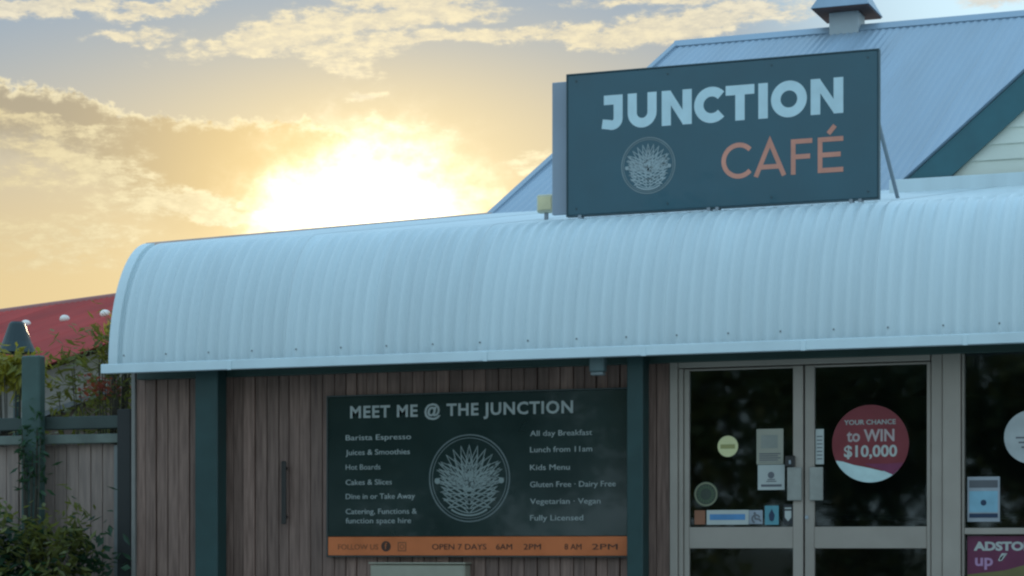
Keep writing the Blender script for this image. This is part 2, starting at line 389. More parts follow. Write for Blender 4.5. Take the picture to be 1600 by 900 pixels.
# gutter with its clips, closing strip and end capping
bm = bmesh.new(); extr_x(bm, [(16.02, 1.455), (16.02, 1.525), (16.028, 1.530), (16.034, 1.525), (16.036, 1.468), (16.115, 1.468), (16.115, 1.455)], -10.05, XE)
gut = fin('gutter', bm, GUTTER, cafe)
for gx in (-8.84, -6.60, -5.31, -4.08, -2.9): bx('gutter_clip', GUTTER, gut, gx - .018, gx + .018, 16.012, 16.0195, 1.448, 1.522, .002)
def verge(name, m, x0, x1, prof, up, dn):
    bm = bmesh.new(); nor = []
    for i in range(len(prof)):
        a = prof[max(0, i - 1)]; b = prof[min(len(prof) - 1, i + 1)]
        d = Vector((b[0] - a[0], b[1] - a[1])).normalized(); nor.append((-d.y, d.x))
    rows = []
    for (y, z), (ny, nz) in zip(prof, nor):
        rows.append([bm.verts.new(p) for p in ((x0, y + ny * up, z + nz * up), (x1, y + ny * up, z + nz * up), (x1, y - ny * dn, z - nz * dn), (x0, y - ny * dn, z - nz * dn))])
    for a, b in zip(rows[:-1], rows[1:]):
        for k in range(4): bm.faces.new((a[k], a[(k + 1) % 4], b[(k + 1) % 4], b[k]))
    bm.faces.new(rows[0]); bm.faces.new(rows[-1][::-1])
    return fin(name, bm, m, cafe)
verge('verge_flashing', ZINC, -10.015, -9.93, CP[:17], .021, .05)
verge('verge_capping', FRINGECAP, -10.015, -9.93, CP[16:], .026, .10)
# closed end of the awning
bm = bmesh.new(); pts = [(y, z - .03) for y, z in CP[1:]] + [(24.5, 1.62), (16.15, 1.62)]
v = [bm.verts.new((-9.955, y, z)) for y, z in pts]; v2 = [bm.verts.new((-9.94, y, z)) for y, z in pts]
bm.faces.new(v); bm.faces.new(v2[::-1])
for i in range(len(v)): bm.faces.new((v[i], v2[i], v2[(i + 1) % len(v)], v[(i + 1) % len(v)]))
fin('awning_end', bm, GUTTER, cafe)

# main roof
MZ0 = roof_z(24.39); RY, RZ = 31.65, 7.46
main = bx('main_roof', MATS['roof_batten_steel'], cafe, -9.8, 7.6, 24.6, 38.6, 3.3, 3.36, 0)
mp_ = [(24.2, MZ0 - .06), (26.5, MZ0 + (26.5 - 24.39) * (RZ - MZ0) / (RY - 24.39)), (29, MZ0 + (29 - 24.39) * (RZ - MZ0) / (RY - 24.39)), (RY, RZ)]
bk_ = [(39.1, MZ0 - .06), (35, RZ - 3.35 * .486), (RY, RZ)]
x = -9.95; i = 0
while x < 7.4:
    corr_sheet(mp_, x, 8, .1, .007, main, ROOFM, seg=6, lift=.001 * (i % 2)); corr_sheet(bk_, x, 8, .1, .011, main, ROOFM, seg=4); x += .8; i += 1
bm = bmesh.new(); extr_x(bm, [(RY - .22, RZ - .085), (RY - .05, RZ + .035), (RY + .05, RZ + .035), (RY + .22, RZ - .085), (RY + .2, RZ - .11), (RY, RZ + .0), (RY - .2, RZ - .11)], -9.99, x)
fin('ridge_cap', bm, mat('ridge_steel', (.25, .33, .41), .45, .08, 1), main)
for (ya, za, yb, zb) in ((24.3, MZ0 - .03, RY, RZ), (RY, RZ, 39.0, MZ0 - .03)):
    d = Vector((0, yb - ya, zb - za)).normalized(); n = Vector((0, -d.z, d.y)); bm = bmesh.new()
    P = [Vector((0, ya, za)) + n * .03, Vector((0, yb, zb)) + n * .03, Vector((0, yb, zb)) - n * .16, Vector((0, ya, za)) - n * .16]
    A = [bm.verts.new((-10.0, p.y, p.z)) for p in P]; B = [bm.verts.new((-9.92, p.y, p.z)) for p in P]
    bm.faces.new(A); bm.faces.new(B[::-1])
    for k in range(4): bm.faces.new((A[k], B[k], B[(k + 1) % 4], A[(k + 1) % 4]))
    fin('barge_flashing', bm, MATS['ridge_steel'], main)
for xx in (-9.9, 7.2):
    bm = bmesh.new(); A = [bm.verts.new((xx, y, z)) for y, z in ((24.4, 1.7), (39, 1.7), (39, MZ0 - .1), (RY, RZ - .15), (24.4, MZ0 - .1))]
    bm.faces.new(A); r = bmesh.ops.extrude_face_region(bm, geom=bm.faces[:])
    for e in r['geom']:
        if isinstance(e, bmesh.types.BMVert): e.co.x += .05
    fin('gable_wall', bm, MATS['cream_side_cladding'], cafe)

# gable on the awning slope: teal barge boards, cream weatherboards
GY = 21.6
gab = bx('gable', mat('gable_lining', (.3, .3, .26), .7), cafe, -3.9, -1.3, GY + .14, GY + .2, roof_z(GY) - .2, 3.62, 0)
GX, AX = -4.47, -2.2                        # tail of the barge board, apex
GZ0 = 3.56; SL = .845; AZ = GZ0 + (AX - GX) * SL
for s in (1, -1):
    def mx(p): return [(AX + (x_ - AX) * s, z_) for x_, z_ in p]
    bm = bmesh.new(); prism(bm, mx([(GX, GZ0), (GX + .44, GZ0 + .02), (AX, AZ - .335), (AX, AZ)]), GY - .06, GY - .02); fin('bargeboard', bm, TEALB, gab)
    # roof slope of the gable, running back into the main roof
    x0 = GX - .06; nrib = 0
    for k in range(9):
        y0 = GY - .09 + k * .8
        vs = []; fs = []
        for j in range(8 * 6 + 1):
            y = y0 + j * .1 / 6; h = .011 * math.cos(2 * math.pi * j / 6)
            for t in (0, .5, 1):
                xx = x0 + (AX - x0) * t; zz = GZ0 - .05 + (xx - GX) * SL + .05
                vs.append((AX + (xx - AX) * s, y, zz + .02 + h))
        for j in range(48):
            for t in (0, 1): fs.append((j * 3 + t, j * 3 + 3 + t, j * 3 + 4 + t, j * 3 + 1 + t))
        me = bpy.data.meshes.new('roof_sheet'); me.from_pydata(vs, [], fs); me.materials.append(ROOFM)
        for p in me.polygons: p.use_smooth = True
        link('roof_sheet', me, gab)
bm = bmesh.new(); box(bm, GX - .1, GX + .1, GY - .1, GY + .02, GZ0 - .03, GZ0 - .004); fin('eave_trim', bm, TEALB, gab)
bx('apron_flashing', ZINC, gab, -4.62, .25, GY - .125, GY - .085, roof_z(GY) - .06, GZ0 + .004)
bx('sill', mat('gable_sill_paint', (.06, .10, .12), .5), gab, GX + .4, AX * 2 - GX - .4, GY - .05, GY + .02, GZ0 - .03, GZ0 + .0)
z = GZ0 + .004; k = 0
while z < AZ - .5:
    xl = GX + .30 + (z - GZ0) / SL; xr = 2 * AX - xl
    bm = bmesh.new(); a = .014
    v = [bm.verts.new(p) for p in ((xl, GY - .012, z), (xr, GY - .012, z), (xr, GY + .004, z + .152), (xl, GY + .004, z + .152), (xl, GY + .03, z), (xr, GY + .03, z), (xr, GY + .03, z + .152), (xl, GY + .03, z + .152))]
    for f in ((0, 1, 2, 3), (4, 7, 6, 5), (0, 4, 5, 1), (3, 2, 6, 7), (0, 3, 7, 4), (1, 5, 6, 2)): bm.faces.new([v[i] for i in f])
    fin('weatherboard', bm, CREAM, gab); z += .15; k += 1

# vent on the ridge: square duct under a flared square hood
vent = bx('roof_vent', mat('vent_duct_steel', (.42, .46, .48), .5, .08, 3), cafe, -7.62, -7.2, RY - .25, RY + .17, RZ - .35, RZ + .19)
def frustum(bm, x0, x1, y0, y1, z0, X0, X1, Y0, Y1, z1):
    a = [bm.verts.new(p) for p in ((x0, y0, z0), (x1, y0, z0), (x1, y1, z0), (x0, y1, z0))]; b = [bm.verts.new(p) for p in ((X0, Y0, z1), (X1, Y0, z1), (X1, Y1, z1), (X0, Y1, z1))]
    for k in range(4): bm.faces.new((a[k], a[(k + 1) % 4], b[(k + 1) % 4], b[k]))
    bm.faces.new(a[::-1]); bm.faces.new(b)
bm = bmesh.new(); frustum(bm, -7.83, -6.99, RY - .5, RY + .42, RZ + .215, -7.62, -7.2, RY - .27, RY + .19, RZ + .62); fin('hood', bm, ROOFM, vent)
bx('hood_underside', mat('dark_red_vent_underside', (.10, .055, .05), .7, .25, 5), vent, -7.81, -7.01, RY - .48, RY + .40, RZ + .192, RZ + .213)  # underside is darker and redder than the hood

# ------------------------------------------------------------------ doors and window
door = bx('door_frame', ALU, cafe, -5.239, -5.177, 16.44, 16.58, FZ + .006, 1.50)
bx('jamb', ALU, door, -5.174, -5.139, 16.46, 16.56, FZ + .006, 1.38)
bx('head', ALU, door, -5.174, -3.236, 16.45, 16.57, 1.385, 1.50)
bx('jamb', ALU, door, -3.228, -3.146, 16.455, 16.575, FZ + .006, 1.50)
bx('jamb', ALU, door, -3.142, -3.011, 16.44, 16.58, FZ + .006, 1.56)
def leaf(x0, x1, gl, gr):
    d = bx('door_leaf', ALU, cafe, x0, gl, 16.48, 16.53, FZ + .02, 1.378)
    bx('stile', ALU, d, gr, x1, 16.48, 16.53, FZ + .02, 1.378)
    bx('top_rail', ALU, d, gl + .001, gr - .001, 16.481, 16.529, 1.362, 1.377)
    bx('mid_rail', ALU, d, gl + .001, gr - .001, 16.478, 16.531, .0, .163)
    bx('bottom_rail', ALU, d, gl + .001, gr - .001, 16.481, 16.529, FZ + .021, FZ + .16)
    for z0, z1 in ((.165, 1.36), (FZ + .162, -.002)):
        bx('pane', GLASS, d, gl + .001, gr - .001, 16.502, 16.508, z0, z1, 0)
    return d
d1 = leaf(-5.136, -4.2, -5.095, -4.278); d2 = leaf(-4.186, -3.236, -4.113, -3.266)
bx('push_plate', PLATE, d1, -4.317, -4.207, 16.455, 16.474, .361, .612); bx('push_plate', PLATE, d2, -4.144, -4.042, 16.455, 16.474, .360, .611)
bm = bmesh.new(); tube(bm, (-4.17, 16.478, .235), (-4.17, 16.470, .235), .014, n=12); fin('lock_cylinder', bm, STEEL, d2)
win = bx('window_frame', ALU, cafe, -3.006, -2.990, 16.46, 16.56, FZ + .006, 1.50)
bx('transom', ALU, win, -2.988, -.83, 16.462, 16.558, .103, .150)
bx('head', ALU, win, -2.988, -.83, 16.462, 16.558, 1.46, 1.50); bx('sill', ALU, win, -2.988, -.83, 16.462, 16.558, FZ + .006, FZ + .08)
bx('mullion', ALU, win, -.828, -.803, 16.46, 16.56, FZ + .006, 1.50)
bx('pane', GLASS, win, -2.987, -.831, 16.502, 16.508, .152, 1.458, 0); bx('pane', GLASS, win, -2.987, -.831, 16.502, 16.508, FZ + .082, .101, 0)

# ------------------------------------------------------------------ roof sign
rs = thing('shop_sign', (-5.0, 17.0, roof_z(17.0)), 'large dark teal rectangular sign standing on the awning, reading JUNCTION CAFÉ', 'sign')
bx('sign_panel', PANEL, rs, -6.275, -3.743, 16.985, 17.03, 2.69, 3.82, .004)
bx('backing_panel', mat('grey_sign_back', (.30, .34, .40), .5, .06, 2), rs, -6.453, -4.4, 17.10, 17.14, 2.72, 3.80, .004)
for xx in (-6.26, -3.76):
    bm = bmesh.new(); tube(bm, (xx, 17.06, 3.30), (xx - .02, 17.9, roof_z(17.9) + .01), .016); fin('strut', bm, STEEL, rs)
for xx in (-6.17, -5.09, -5.02, -3.95, -3.88): bx('foot_bracket', STEEL, rs, xx - .014, xx + .014, 16.975, 17.05, roof_z(17) - .01, 2.688, .002)
TRIM = mat('sign_edge_trim', (.05, .085, .10), .35, .1, 5, metal=.3)
for a_ in ((-6.281, -3.737, 3.8205, 3.832), (-6.281, -3.737, 2.678, 2.6895), (-6.287, -6.2755, 2.678, 3.832), (-3.7425, -3.731, 2.678, 3.832)):
    bx('edge_trim', TRIM, rs, a_[0], a_[1], 16.980, 17.034, a_[2], a_[3], .002)
for sx in (-6.2, -5.43, -4.58, -3.82):
    for sz in (2.74, 3.77):
        bm = bmesh.new(); tube(bm, (sx, 16.986, sz), (sx, 16.981, sz), .008, n=8); fin('screw', bm, TRIM, rs)
def letter(ch, x0, x1, z0, z1, wt, m, parent, y=16.984):
    W_ = x1 - x0; H = z1 - z0; S = []                # strokes in metres
    h = wt / 2
    bm = bmesh.new()
    def X(u): return x0 + u
    if ch == 'J':
        S = [[(x0 + .01, z1 - h), (x1 - wt + .002, z1 - h)], [(x1 - h, z1), (x1 - h, z0 + h + .05)] + arc(x1 - h - .052, z0 + h + .05, .052, -20, -115, 8)[0:] + [(x0 - .004, z0 + h + .012)]]
    elif ch == 'U':
        r = W_ / 2 - h; S = [[(x0 + h, z1), (x0 + h, z0 + h + r)] + arc(x0 + W_ / 2, z0 + h + r, r, 180, 360, 14)[1:-1] + [(x1 - h, z0 + h + r), (x1 - h, z1)]]
    elif ch == 'N':
        S = [[(x0 + h, z0), (x0 + h, z1)], [(x1 - h, z0), (x1 - h, z1)]]
        prism(bm, [(x0 + .002, z1 - .0005), (x0 + wt * .95, z1 - .0005), (x1 - .002, z0 + .0005), (x1 - wt * .95, z0 + .0005)], y - .001, y + .002)
    elif ch == 'C': S = [arc(x0 + H * .5, (z0 + z1) / 2, H / 2 - h + .004, 42, 318, 24)]
    elif ch == 'T': S = [[(x0, z1 - h), (x1, z1 - h)], [((x0 + x1) / 2, z0), ((x0 + x1) / 2, z1 - wt)]]
    elif ch == 'I': S = [[((x0 + x1) / 2, z0), ((x0 + x1) / 2, z1)]]
    elif ch == 'O':
        stroke(bm, arc((x0 + x1) / 2, (z0 + z1) / 2, W_ / 2 - h, 0, 354, 39, H / 2 - h + .004), wt, y, closed=True)
    elif ch == 'A':
        xm = (x0 + x1) / 2; S = [[(x0 + h, z0), (xm, z1 - .005), (x1 - h, z0)], [(x0 + W_ * .2, z0 + H * .27), (x1 - W_ * .2, z0 + H * .27)]]
    elif ch in 'FÉ':
        S = [[(x0 + h, z0), (x0 + h, z1)], [(x0 + wt, z1 - h), (x1, z1 - h)], [(x0 + wt, z0 + H * .5), (x1 - W_ * .1, z0 + H * .5)]]
        if ch == 'É': S += [[(x0 + wt, z0 + h), (x1, z0 + h)], [(x0 + W_ * .42, z1 + .025), (x0 + W_ * .68, z1 + .085)]]
    for k, s in enumerate(S): stroke(bm, s, wt, y - .0006 * k)
    o = fin('letter', bm, m, parent); return o
ju = [('J', -5.975, -5.806), ('U', -5.763, -5.521), ('N', -5.478, -5.229), ('C', -5.205, -4.951), ('T', -4.951, -4.718), ('I', -4.690, -4.606), ('O', -4.584, -4.298), ('N', -4.268, -4.011)]
for ch, a, b in ju: letter(ch, a, b, 3.358, 3.635, .076, LETTER, rs)
for ch, a, b in [('C', -4.982, -4.733), ('A', -4.725, -4.461), ('F', -4.425, -4.255), ('É', -4.212, -4.011)]: letter(ch, a, b, 2.905, 3.180, .037, ORANGE, rs)

def emblem(parent, cx, cz, r, y, m, m2, lw):
    """round botanical badge: thin double ring, open flower of pointed petals over two sheaves of long leaves"""
    bm = bmesh.new()
    stroke(bm, disc(cx, cz, r, 56), lw, y, closed=True); stroke(bm, disc(cx, cz, r * .93, 56), lw * .6, y, closed=True)
    fin('emblem_ring', bm, m2, parent)
    def petal(bx_, bz, a, ln, wd, n=9):
        d = Vector((math.cos(R(a)), math.sin(R(a)))); q = Vector((-d.y, d.x)); o = Vector((bx_, bz)); L_ = []; R2 = []
        for k in range(n + 1):
            t = k / n; w_ = wd * math.sin(math.pi * t ** .8) ; p = o + d * ln * t
            L_.append(tuple(p + q * w_)); R2.append(tuple(p - q * w_))
        return L_ + R2[-2:0:-1]
    bm = bmesh.new(); k = 0
    for ring, (n, ln, wd, sp, bz) in enumerate([(13, .86, .085, 168, -.10), (11, .70, .085, 160, -.14), (9, .54, .08, 150, -.18), (7, .38, .07, 130, -.22), (5, .24, .05, 100, -.26)]):
        for i in range(n):
            a = 90 - sp / 2 + sp * i / (n - 1)
            stroke(bm, petal(cx, cz + r * bz, a, r * ln, r * wd), lw * .55, y - .0004 * (k % 7), closed=True); k += 1
    fin('emblem_flower', bm, m, parent)
    bm = bmesh.new()
    for s in (1, -1):
        for i in range(7):
            a = 90 - s * (62 - i * 1.5); t = .80 - .10 * i
            stroke(bm, petal(cx + s * r * .02, cz - r * t, a, r * (.72 + .035 * i), r * .055), lw * .75, y - .0004 * (k % 7), closed=True); k += 1
        for i in range(4):
            a = 90 - s * (84 + 9 * i); stroke(bm, petal(cx, cz - r * (.18 + .1 * i), a, r * (.80 - .08 * i), r * .06), lw * .7, y - .0004 * (k % 7), closed=True); k += 1
        prism(bm, disc(cx + s * r * .80, cz - r * .06, r * .07, 10), y - .004, y - .001)
    stroke(bm, arc(cx, cz - r * .08, r * .78, 235, 305, 12), lw * 1.2, y - .003)
    fin('emblem_leaves', bm, m, parent)
emblem(rs, -5.591, 3.052, .222, 16.983, mat('sign_emblem_print', (.34, .40, .41), .45, .08, 9), mat('sign_emblem_ring_print', (.20, .25, .26), .45), .010)

# floodlight beside the sign
fl = thing('floodlight', (-6.6, 17.4, roof_z(17.4)), 'small cream floodlight on the awning roof beside the large sign', 'floodlight')
bx('lamp_housing', mat('cream_lamp_housing', (.62, .58, .42), .5, .08), fl, -6.69, -6.54, 17.36, 17.44, roof_z(17.4) + .07, roof_z(17.4) + .22, .012)
bx('lens', mat('lamp_lens', (.70, .60, .35), .2), fl, -6.672, -6.558, 17.352, 17.358, roof_z(17.4) + .09, roof_z(17.4) + .20, .003)
bx('bracket', STEEL, fl, -6.63, -6.60, 17.38, 17.41, roof_z(17.4) - .02, roof_z(17.4) + .068, .003)

# ------------------------------------------------------------------ menu board
mb = thing('menu_board', (-6.87, 16.47, -.06), 'wide dark green menu board with orange band, headed MEET ME @ THE JUNCTION', 'sign')
bx('board_panel', MENU, mb, -8.162, -5.583, 16.445, 16.485, .096, 1.236, .004)
bx('orange_band', BARORG, mb, -8.162, -5.583, 16.443, 16.485, -.057, .094, .003)
for a_ in ((-8.172, -5.573, 1.2365, 1.248), (-8.172, -5.573, -.069, -.0575), (-8.174, -8.1625, -.0695, 1.248), (-5.5825, -5.571, -.0695, 1.248)):
    bx('edge_trim', mat('menu_edge_trim', (.035, .045, .042), .4, .1, 5), mb, a_[0], a_[1], 16.438, 16.488, a_[2], a_[3], .002)
YM = 16.4435
text('heading', 'MEET ME @ THE JUNCTION', MENUTXT, mb, -7.96, YM, 1.062, .135, 1.93, bold=.0035, space=1.12)['kind'] = 'stuff'
lft = [(.880, 'Barista Espresso', .582), (.760, 'Juices & Smoothies', .571), (.640, 'Hot Boards', .31), (.517, 'Cakes & Slices', .412), (.402, 'Dine in or Take Away', .616), (.280, 'Catering, Functions &', .633), (.205, 'function space hire', .582)]
rgt = [(.885, 'All day Breakfast', .518), (.757, 'Lunch from 11am', .518), (.617, 'Kids Menu', .332), (.483, 'Gluten Free · Dairy Free', .713), (.350, 'Vegetarian · Vegan', .587), (.220, 'Fully Licensed', .444)]
for x_, lst in ((-8.0, lft), (-6.39, rgt)):
    for z, s, w in lst: tag(text('menu_line', s, MENUTXT, mb, x_, YM, z, .062, w, bold=0), kind='stuff')
emblem(mb, -6.91, .56, .345, YM, mat('menu_emblem_print', (.20, .23, .215), .4, .1, 9), MENUTX2, .011)
YB = 16.4415
text('band_text', 'FOLLOW US', mat('band_faint_print', (.24, .07, .02), .4), mb, -8.069, YB, -.008, .062, .36)['kind'] = 'stuff'
bm = bmesh.new(); prism(bm, disc(-7.639, .018, .042, 24), YB - .001, YB + .001); fin('social_icon', bm, BROWNP, mb)
text('icon_letter', 'f', BARORG, mb, -7.650, YB - .0015, -.006, .075)
bm = bmesh.new(); stroke(bm, [(-7.530, -.018), (-7.464, -.018), (-7.464, .048), (-7.530, .048)], .009, YB, .001, True); stroke(bm, disc(-7.497, .015, .017, 16), .007, YB, .001, True); fin('social_icon', bm, MATS['band_faint_print'], mb)
for s, xx, w in (('OPEN 7 DAYS', -7.232, .47), ('6AM', -6.679, .137), ('2PM', -6.445, .146), ('8 AM', -6.10, .14), ('2PM', -5.872, .21)):
    text('band_text', s, BROWNP, mb, xx, YB, -.008, .064, w)
    COL.objects[-1]['kind'] = 'stuff'

# ------------------------------------------------------------------ small things on the front
h = thing('pull_handle', (-8.56, 16.43, .2), 'tall dark metal pull handle on the timber boards beside the menu board', 'handle')
bx('grip', mat('black_metal', (.022, .018, .015), .4), h, -8.585, -8.545, 16.43, 16.455, .20, .72, .006)
for z in (.26, .66): bx('standoff', MATS['black_metal'], h, -8.575, -8.555, 16.456, 16.494, z - .012, z + .012, .003)
b = thing('wall_box', (-7.33, 16.43, -.33), 'long pale cream box fixed to the wall under the menu board', 'box')
bx('box_body', mat('pale_cream_plastic', (.31, .28, .21), .5, .06), b, -7.745, -6.916, 16.36, 16.49, -.33, -.128, .012)
bx('box_lid', MATS['pale_cream_plastic'], b, -7.755, -6.906, 16.352, 16.49, -.124, -.112, .003)
dl = thing('awning_lamp', (-5.72, 16.2, 1.3), 'short pale teal lamp hanging under the awning beside the door post', 'lamp')
bx('lamp_body', mat('pale_teal_lamp_paint', (.09, .13, .13), .5), dl, -5.786, -5.666, 16.13, 16.21, 1.35, 1.574, .01)
bx('diffuser', mat('lamp_diffuser', (.16, .18, .18), .4), dl, -5.776, -5.676, 16.137, 16.203, 1.325, 1.348, .004)

# stickers and notices on the glass (front faces 4 mm before the panes)
YS = 16.498
def flat(name, m, outline, label, cat, group=None, y=YS):
    bm = bmesh.new(); prism(bm, outline, y, y + .002); o = fin(name, bm, m); return tag(o, label, cat, group)
def rect(x0, x1, z0, z1): return [(x0, z0), (x1, z0), (x1, z1), (x0, z1)]
def sub(name, m, outline, parent, y): bm = bmesh.new(); prism(bm, outline, y, y + .001); return fin(name, bm, m, parent)
PAPER = mat('white_paper', (.40, .41, .38), .6, .05, 6); PAPG = mat('cream_paper', (.30, .28, .22), .6, .06, 6); INK = mat('grey_ink', (.10, .10, .11), .6)
o = flat('door_sticker', mat('pale_yellow_sticker', (.62, .58, .30), .5, .06), disc(-4.792, .780, .081, 28), 'round pale yellow sticker on the door glass left of the paper notices', 'sticker')
sub('printed_band', mat('olive_ink', (.30, .28, .10), .5), rect(-4.85, -4.735, .762, .795), o, YS - .0015)
o = flat('door_sticker', mat('wreath_dark_print', (.035, .045, .030), .5), disc(-4.965, .416, .096, 30), 'round dark green wreath sticker low on the door glass', 'sticker')
bm = bmesh.new(); stroke(bm, disc(-4.965, .416, .085, 30), .012, YS - .002, .001, True); fin('wreath_ring', bm, mat('wreath_gold_ink', (.17, .17, .10), .5), o)
bm = bmesh.new()
for k in range(18):
    a = k * 20; stroke(bm, [(-4.965 + .045 * math.cos(R(a)), .416 + .045 * math.sin(R(a))), (-4.965 + .07 * math.cos(R(a + 14)), .416 + .07 * math.sin(R(a + 14)))], .009, YS - .0025, .001)
fin('wreath_leaves', bm, mat('wreath_leaf_ink', (.07, .11, .05), .5), o)
o = flat('paper_notice', PAPG, rect(-4.566, -4.357, .638, .907), 'cream paper notice with grey print, upper of two beside the push plate', 'notice')
for k in range(5): sub('print_line', INK if k else mat('mid_grey_ink', (.22, .22, .19), .6), rect(-4.545, -4.378 - .02 * (k % 2), .650 + k * .016, .658 + k * .016), o, YS - .0015)
sub('print_block', MATS['mid_grey_ink'], rect(-4.53, -4.40, .76, .86), o, YS - .0015)
o = flat('paper_notice', PAPER, rect(-4.556, -4.347, .444, .634), 'white paper notice with small dark symbol, lower of two beside the push plate', 'notice')
sub('print_symbol', INK, disc(-4.452, .556, .026, 12), o, YS - .0015); sub('print_line', INK, rect(-4.53, -4.37, .468, .486), o, YS - .0015)
for k in range(2): sub('print_line', INK, rect(-4.49 + .01 * k, -4.41 - .01 * k, .505 + k * .014, .512 + k * .014), o, YS - .0015)
o = flat('paper_notice', PAPER, rect(-4.108, -4.045, .633, .898), 'tall narrow white notice at the edge of the door pane with the red round decal', 'notice')
for k in range(7): sub('print_line', INK, rect(-4.098, -4.056, .67 + k * .028, .678 + k * .028), o, YS - .0015)
flat('door_sticker', mat('orange_brown_sticker', (.26, .10, .05), .5), rect(-5.057, -4.972, .184, .292), 'small orange brown square sticker in the lower corner of the door glass', 'sticker')
o = flat('door_sticker', PAPER, rect(-4.960, -4.628, .182, .294), 'long white sticker with blue lettering along the bottom of the door glass', 'sticker')
sub('printed_band', mat('blue_ink', (.07, .20, .38), .5), rect(-4.935, -4.655, .218, .262), o, YS - .0015)
o = flat('door_sticker', mat('grey_sticker', (.26, .28, .31), .5), rect(-4.625, -4.518, .186, .291), 'small grey square sticker with dark symbol beside the long white one', 'sticker')
bm = bmesh.new(); stroke(bm, arc(-4.57, .225, .03, 20, 250, 10), .012, YS - .002, .001); stroke(bm, [(-4.58, .25), (-4.575, .225), (-4.545, .222), (-4.53, .205)], .012, YS - .0025, .001); prism(bm, disc(-4.58, .268, .010, 10), YS - .0015, YS); fin('print_symbol', bm, INK, o)
o = flat('door_sticker', mat('teal_sticker', (.08, .24, .28), .5), rect(-4.501, -4.393, .180, .325), 'small teal upright sticker with dark blue drop shape', 'sticker')
sub('print_symbol', mat('navy_ink', (.012, .03, .07), .5), [(-4.447, .30), (-4.424, .255), (-4.43, .215), (-4.447, .205), (-4.464, .215), (-4.47, .255)], o, YS - .0015)
o = flat('door_sticker', mat('black_sticker', (.02, .02, .022), .5), rect(-4.357, -4.282, .184, .333), 'small black sticker with white shield below the push plate', 'sticker')
sub('print_symbol', PAPER, [(-4.345, .285), (-4.295, .285), (-4.295, .235), (-4.32, .205), (-4.345, .235)], o, YS - .0015); sub('print_line', PAPER, rect(-4.345, -4.295, .298, .310), o, YS - .0015)
o = thing('door_lock_box', (-4.29, 16.48, .61), 'small black lock box just above the left push plate', 'lock'); bx('lock_body', MATS['black_metal'], o, -4.334, -4.258, 16.45, 16.478, .616, .700, .006); bx('lock_lever', STEEL, o, -4.30, -4.285, 16.440, 16.449, .635, .665, .002)
# round prize decal
RED = mat('red_decal_print', (.17, .020, .026), .4, .08, 6)
o = flat('window_decal', RED, disc(-3.692, .781, .290, 48), 'big round red prize decal with white swoosh on the door glass, reading WIN $10,000', 'decal')
sw = arc(-3.692, .781, .289, 205, 318, 26); sub('swoosh', mat('pale_aqua_print', (.46, .58, .56), .45), sw + [(-3.60, .575), (-3.70, .60), (-3.82, .625), (-3.90, .65)], o, YS - .0015)
sw2 = arc(-3.692, .781, .288, 306, 330, 8); sub('swoosh', mat('plum_print', (.17, .025, .07), .4), sw2 + [(-3.56, .63), (-3.74, .632), (-3.62, .590)], o, YS - .003)
text('decal_text', 'YOUR CHANCE', MENUTXT, o, -3.89, YS - .0005, .925, .05, .39, ext=.001, bold=.001)
text('decal_text', 'to WIN', mat('decal_pale_print', (.38, .30, .29), .45), o, -3.87, YS - .0005, .80, .125, .36, ext=.001, bold=.003)
text('decal_text', '$10,000', PAPER, o, -3.89, YS - .0005, .685, .12, .40, ext=.001, bold=.003)
# right-hand window
o = flat('window_poster', mat('grey_poster_print', (.27, .28, .30), .5), rect(-2.971, -2.735, .196, .525), 'small grey and blue poster with dark symbol in the right hand window', 'poster')
sub('poster_picture', mat('pale_blue_print', (.22, .42, .52), .5), rect(-2.957, -2.75, .265, .42), o, YS - .0015); sub('poster_symbol', MATS['navy_ink'], disc(-2.853, .335, .022, 12), o, YS - .003)
sub('poster_strip', MATS['navy_ink'], rect(-2.957, -2.75, .225, .256), o, YS - .0015); sub('poster_strip', INK, rect(-2.957, -2.75, .445, .50), o, YS - .0015)
o = flat('window_poster', mat('plum_poster_print', (.11, .014, .045), .45, .1, 6), rect(-2.971, -2.15, -.45, .092), 'large plum red poster with white capitals under the window transom', 'poster')
text('poster_text', 'ADSTONE', PAPER, o, -2.925, YS - .0005, -.012, .085, .50, ext=.001, bold=.004)
text('poster_text', 'up', mat('lilac_print', (.40, .22, .36), .5), o, -2.915, YS - .0005, -.125, .12, .13, ext=.001, bold=.003)
bm = bmesh.new(); stroke(bm, [(-2.74, -.09), (-2.715, -.045), (-2.70, -.045), (-2.73, -.085)], .02, YS - .002, .001); fin('poster_mark', bm, PAPER, o)
sub('poster_picture', mat('olive_print', (.13, .11, .035), .5), [(-2.97, -.449), (-2.151, -.449), (-2.151, -.04), (-2.45, -.09), (-2.7, -.16), (-2.97, -.19)], o, YS - .0015)
o = flat('window_decal', mat('pale_grey_decal', (.40, .41, .40), .5), disc(-2.51, .81, .195, 40), 'round pale grey decal on the right hand window', 'decal')
for k in range(3): sub('print_line', INK, rect(-2.62 + .02 * k, -2.40 - .02 * k, .80 - k * .035, .812 - k * .035), o, YS - .0015)
# inside the shop
ct = thing('shop_counter', (-3.6, 19.6, FZ), 'dark counter standing inside the shop behind the glass doors', 'counter')
bx('counter_body', mat('counter_timber', (.06, .045, .035), .6, .2), ct, -6.0, -2.0, 19.4, 19.9, FZ + .002, .25); bx('counter_top', mat('counter_stone', (.16, .16, .15), .4), ct, -6.05, -1.95, 19.35, 19.95, .252, .29)

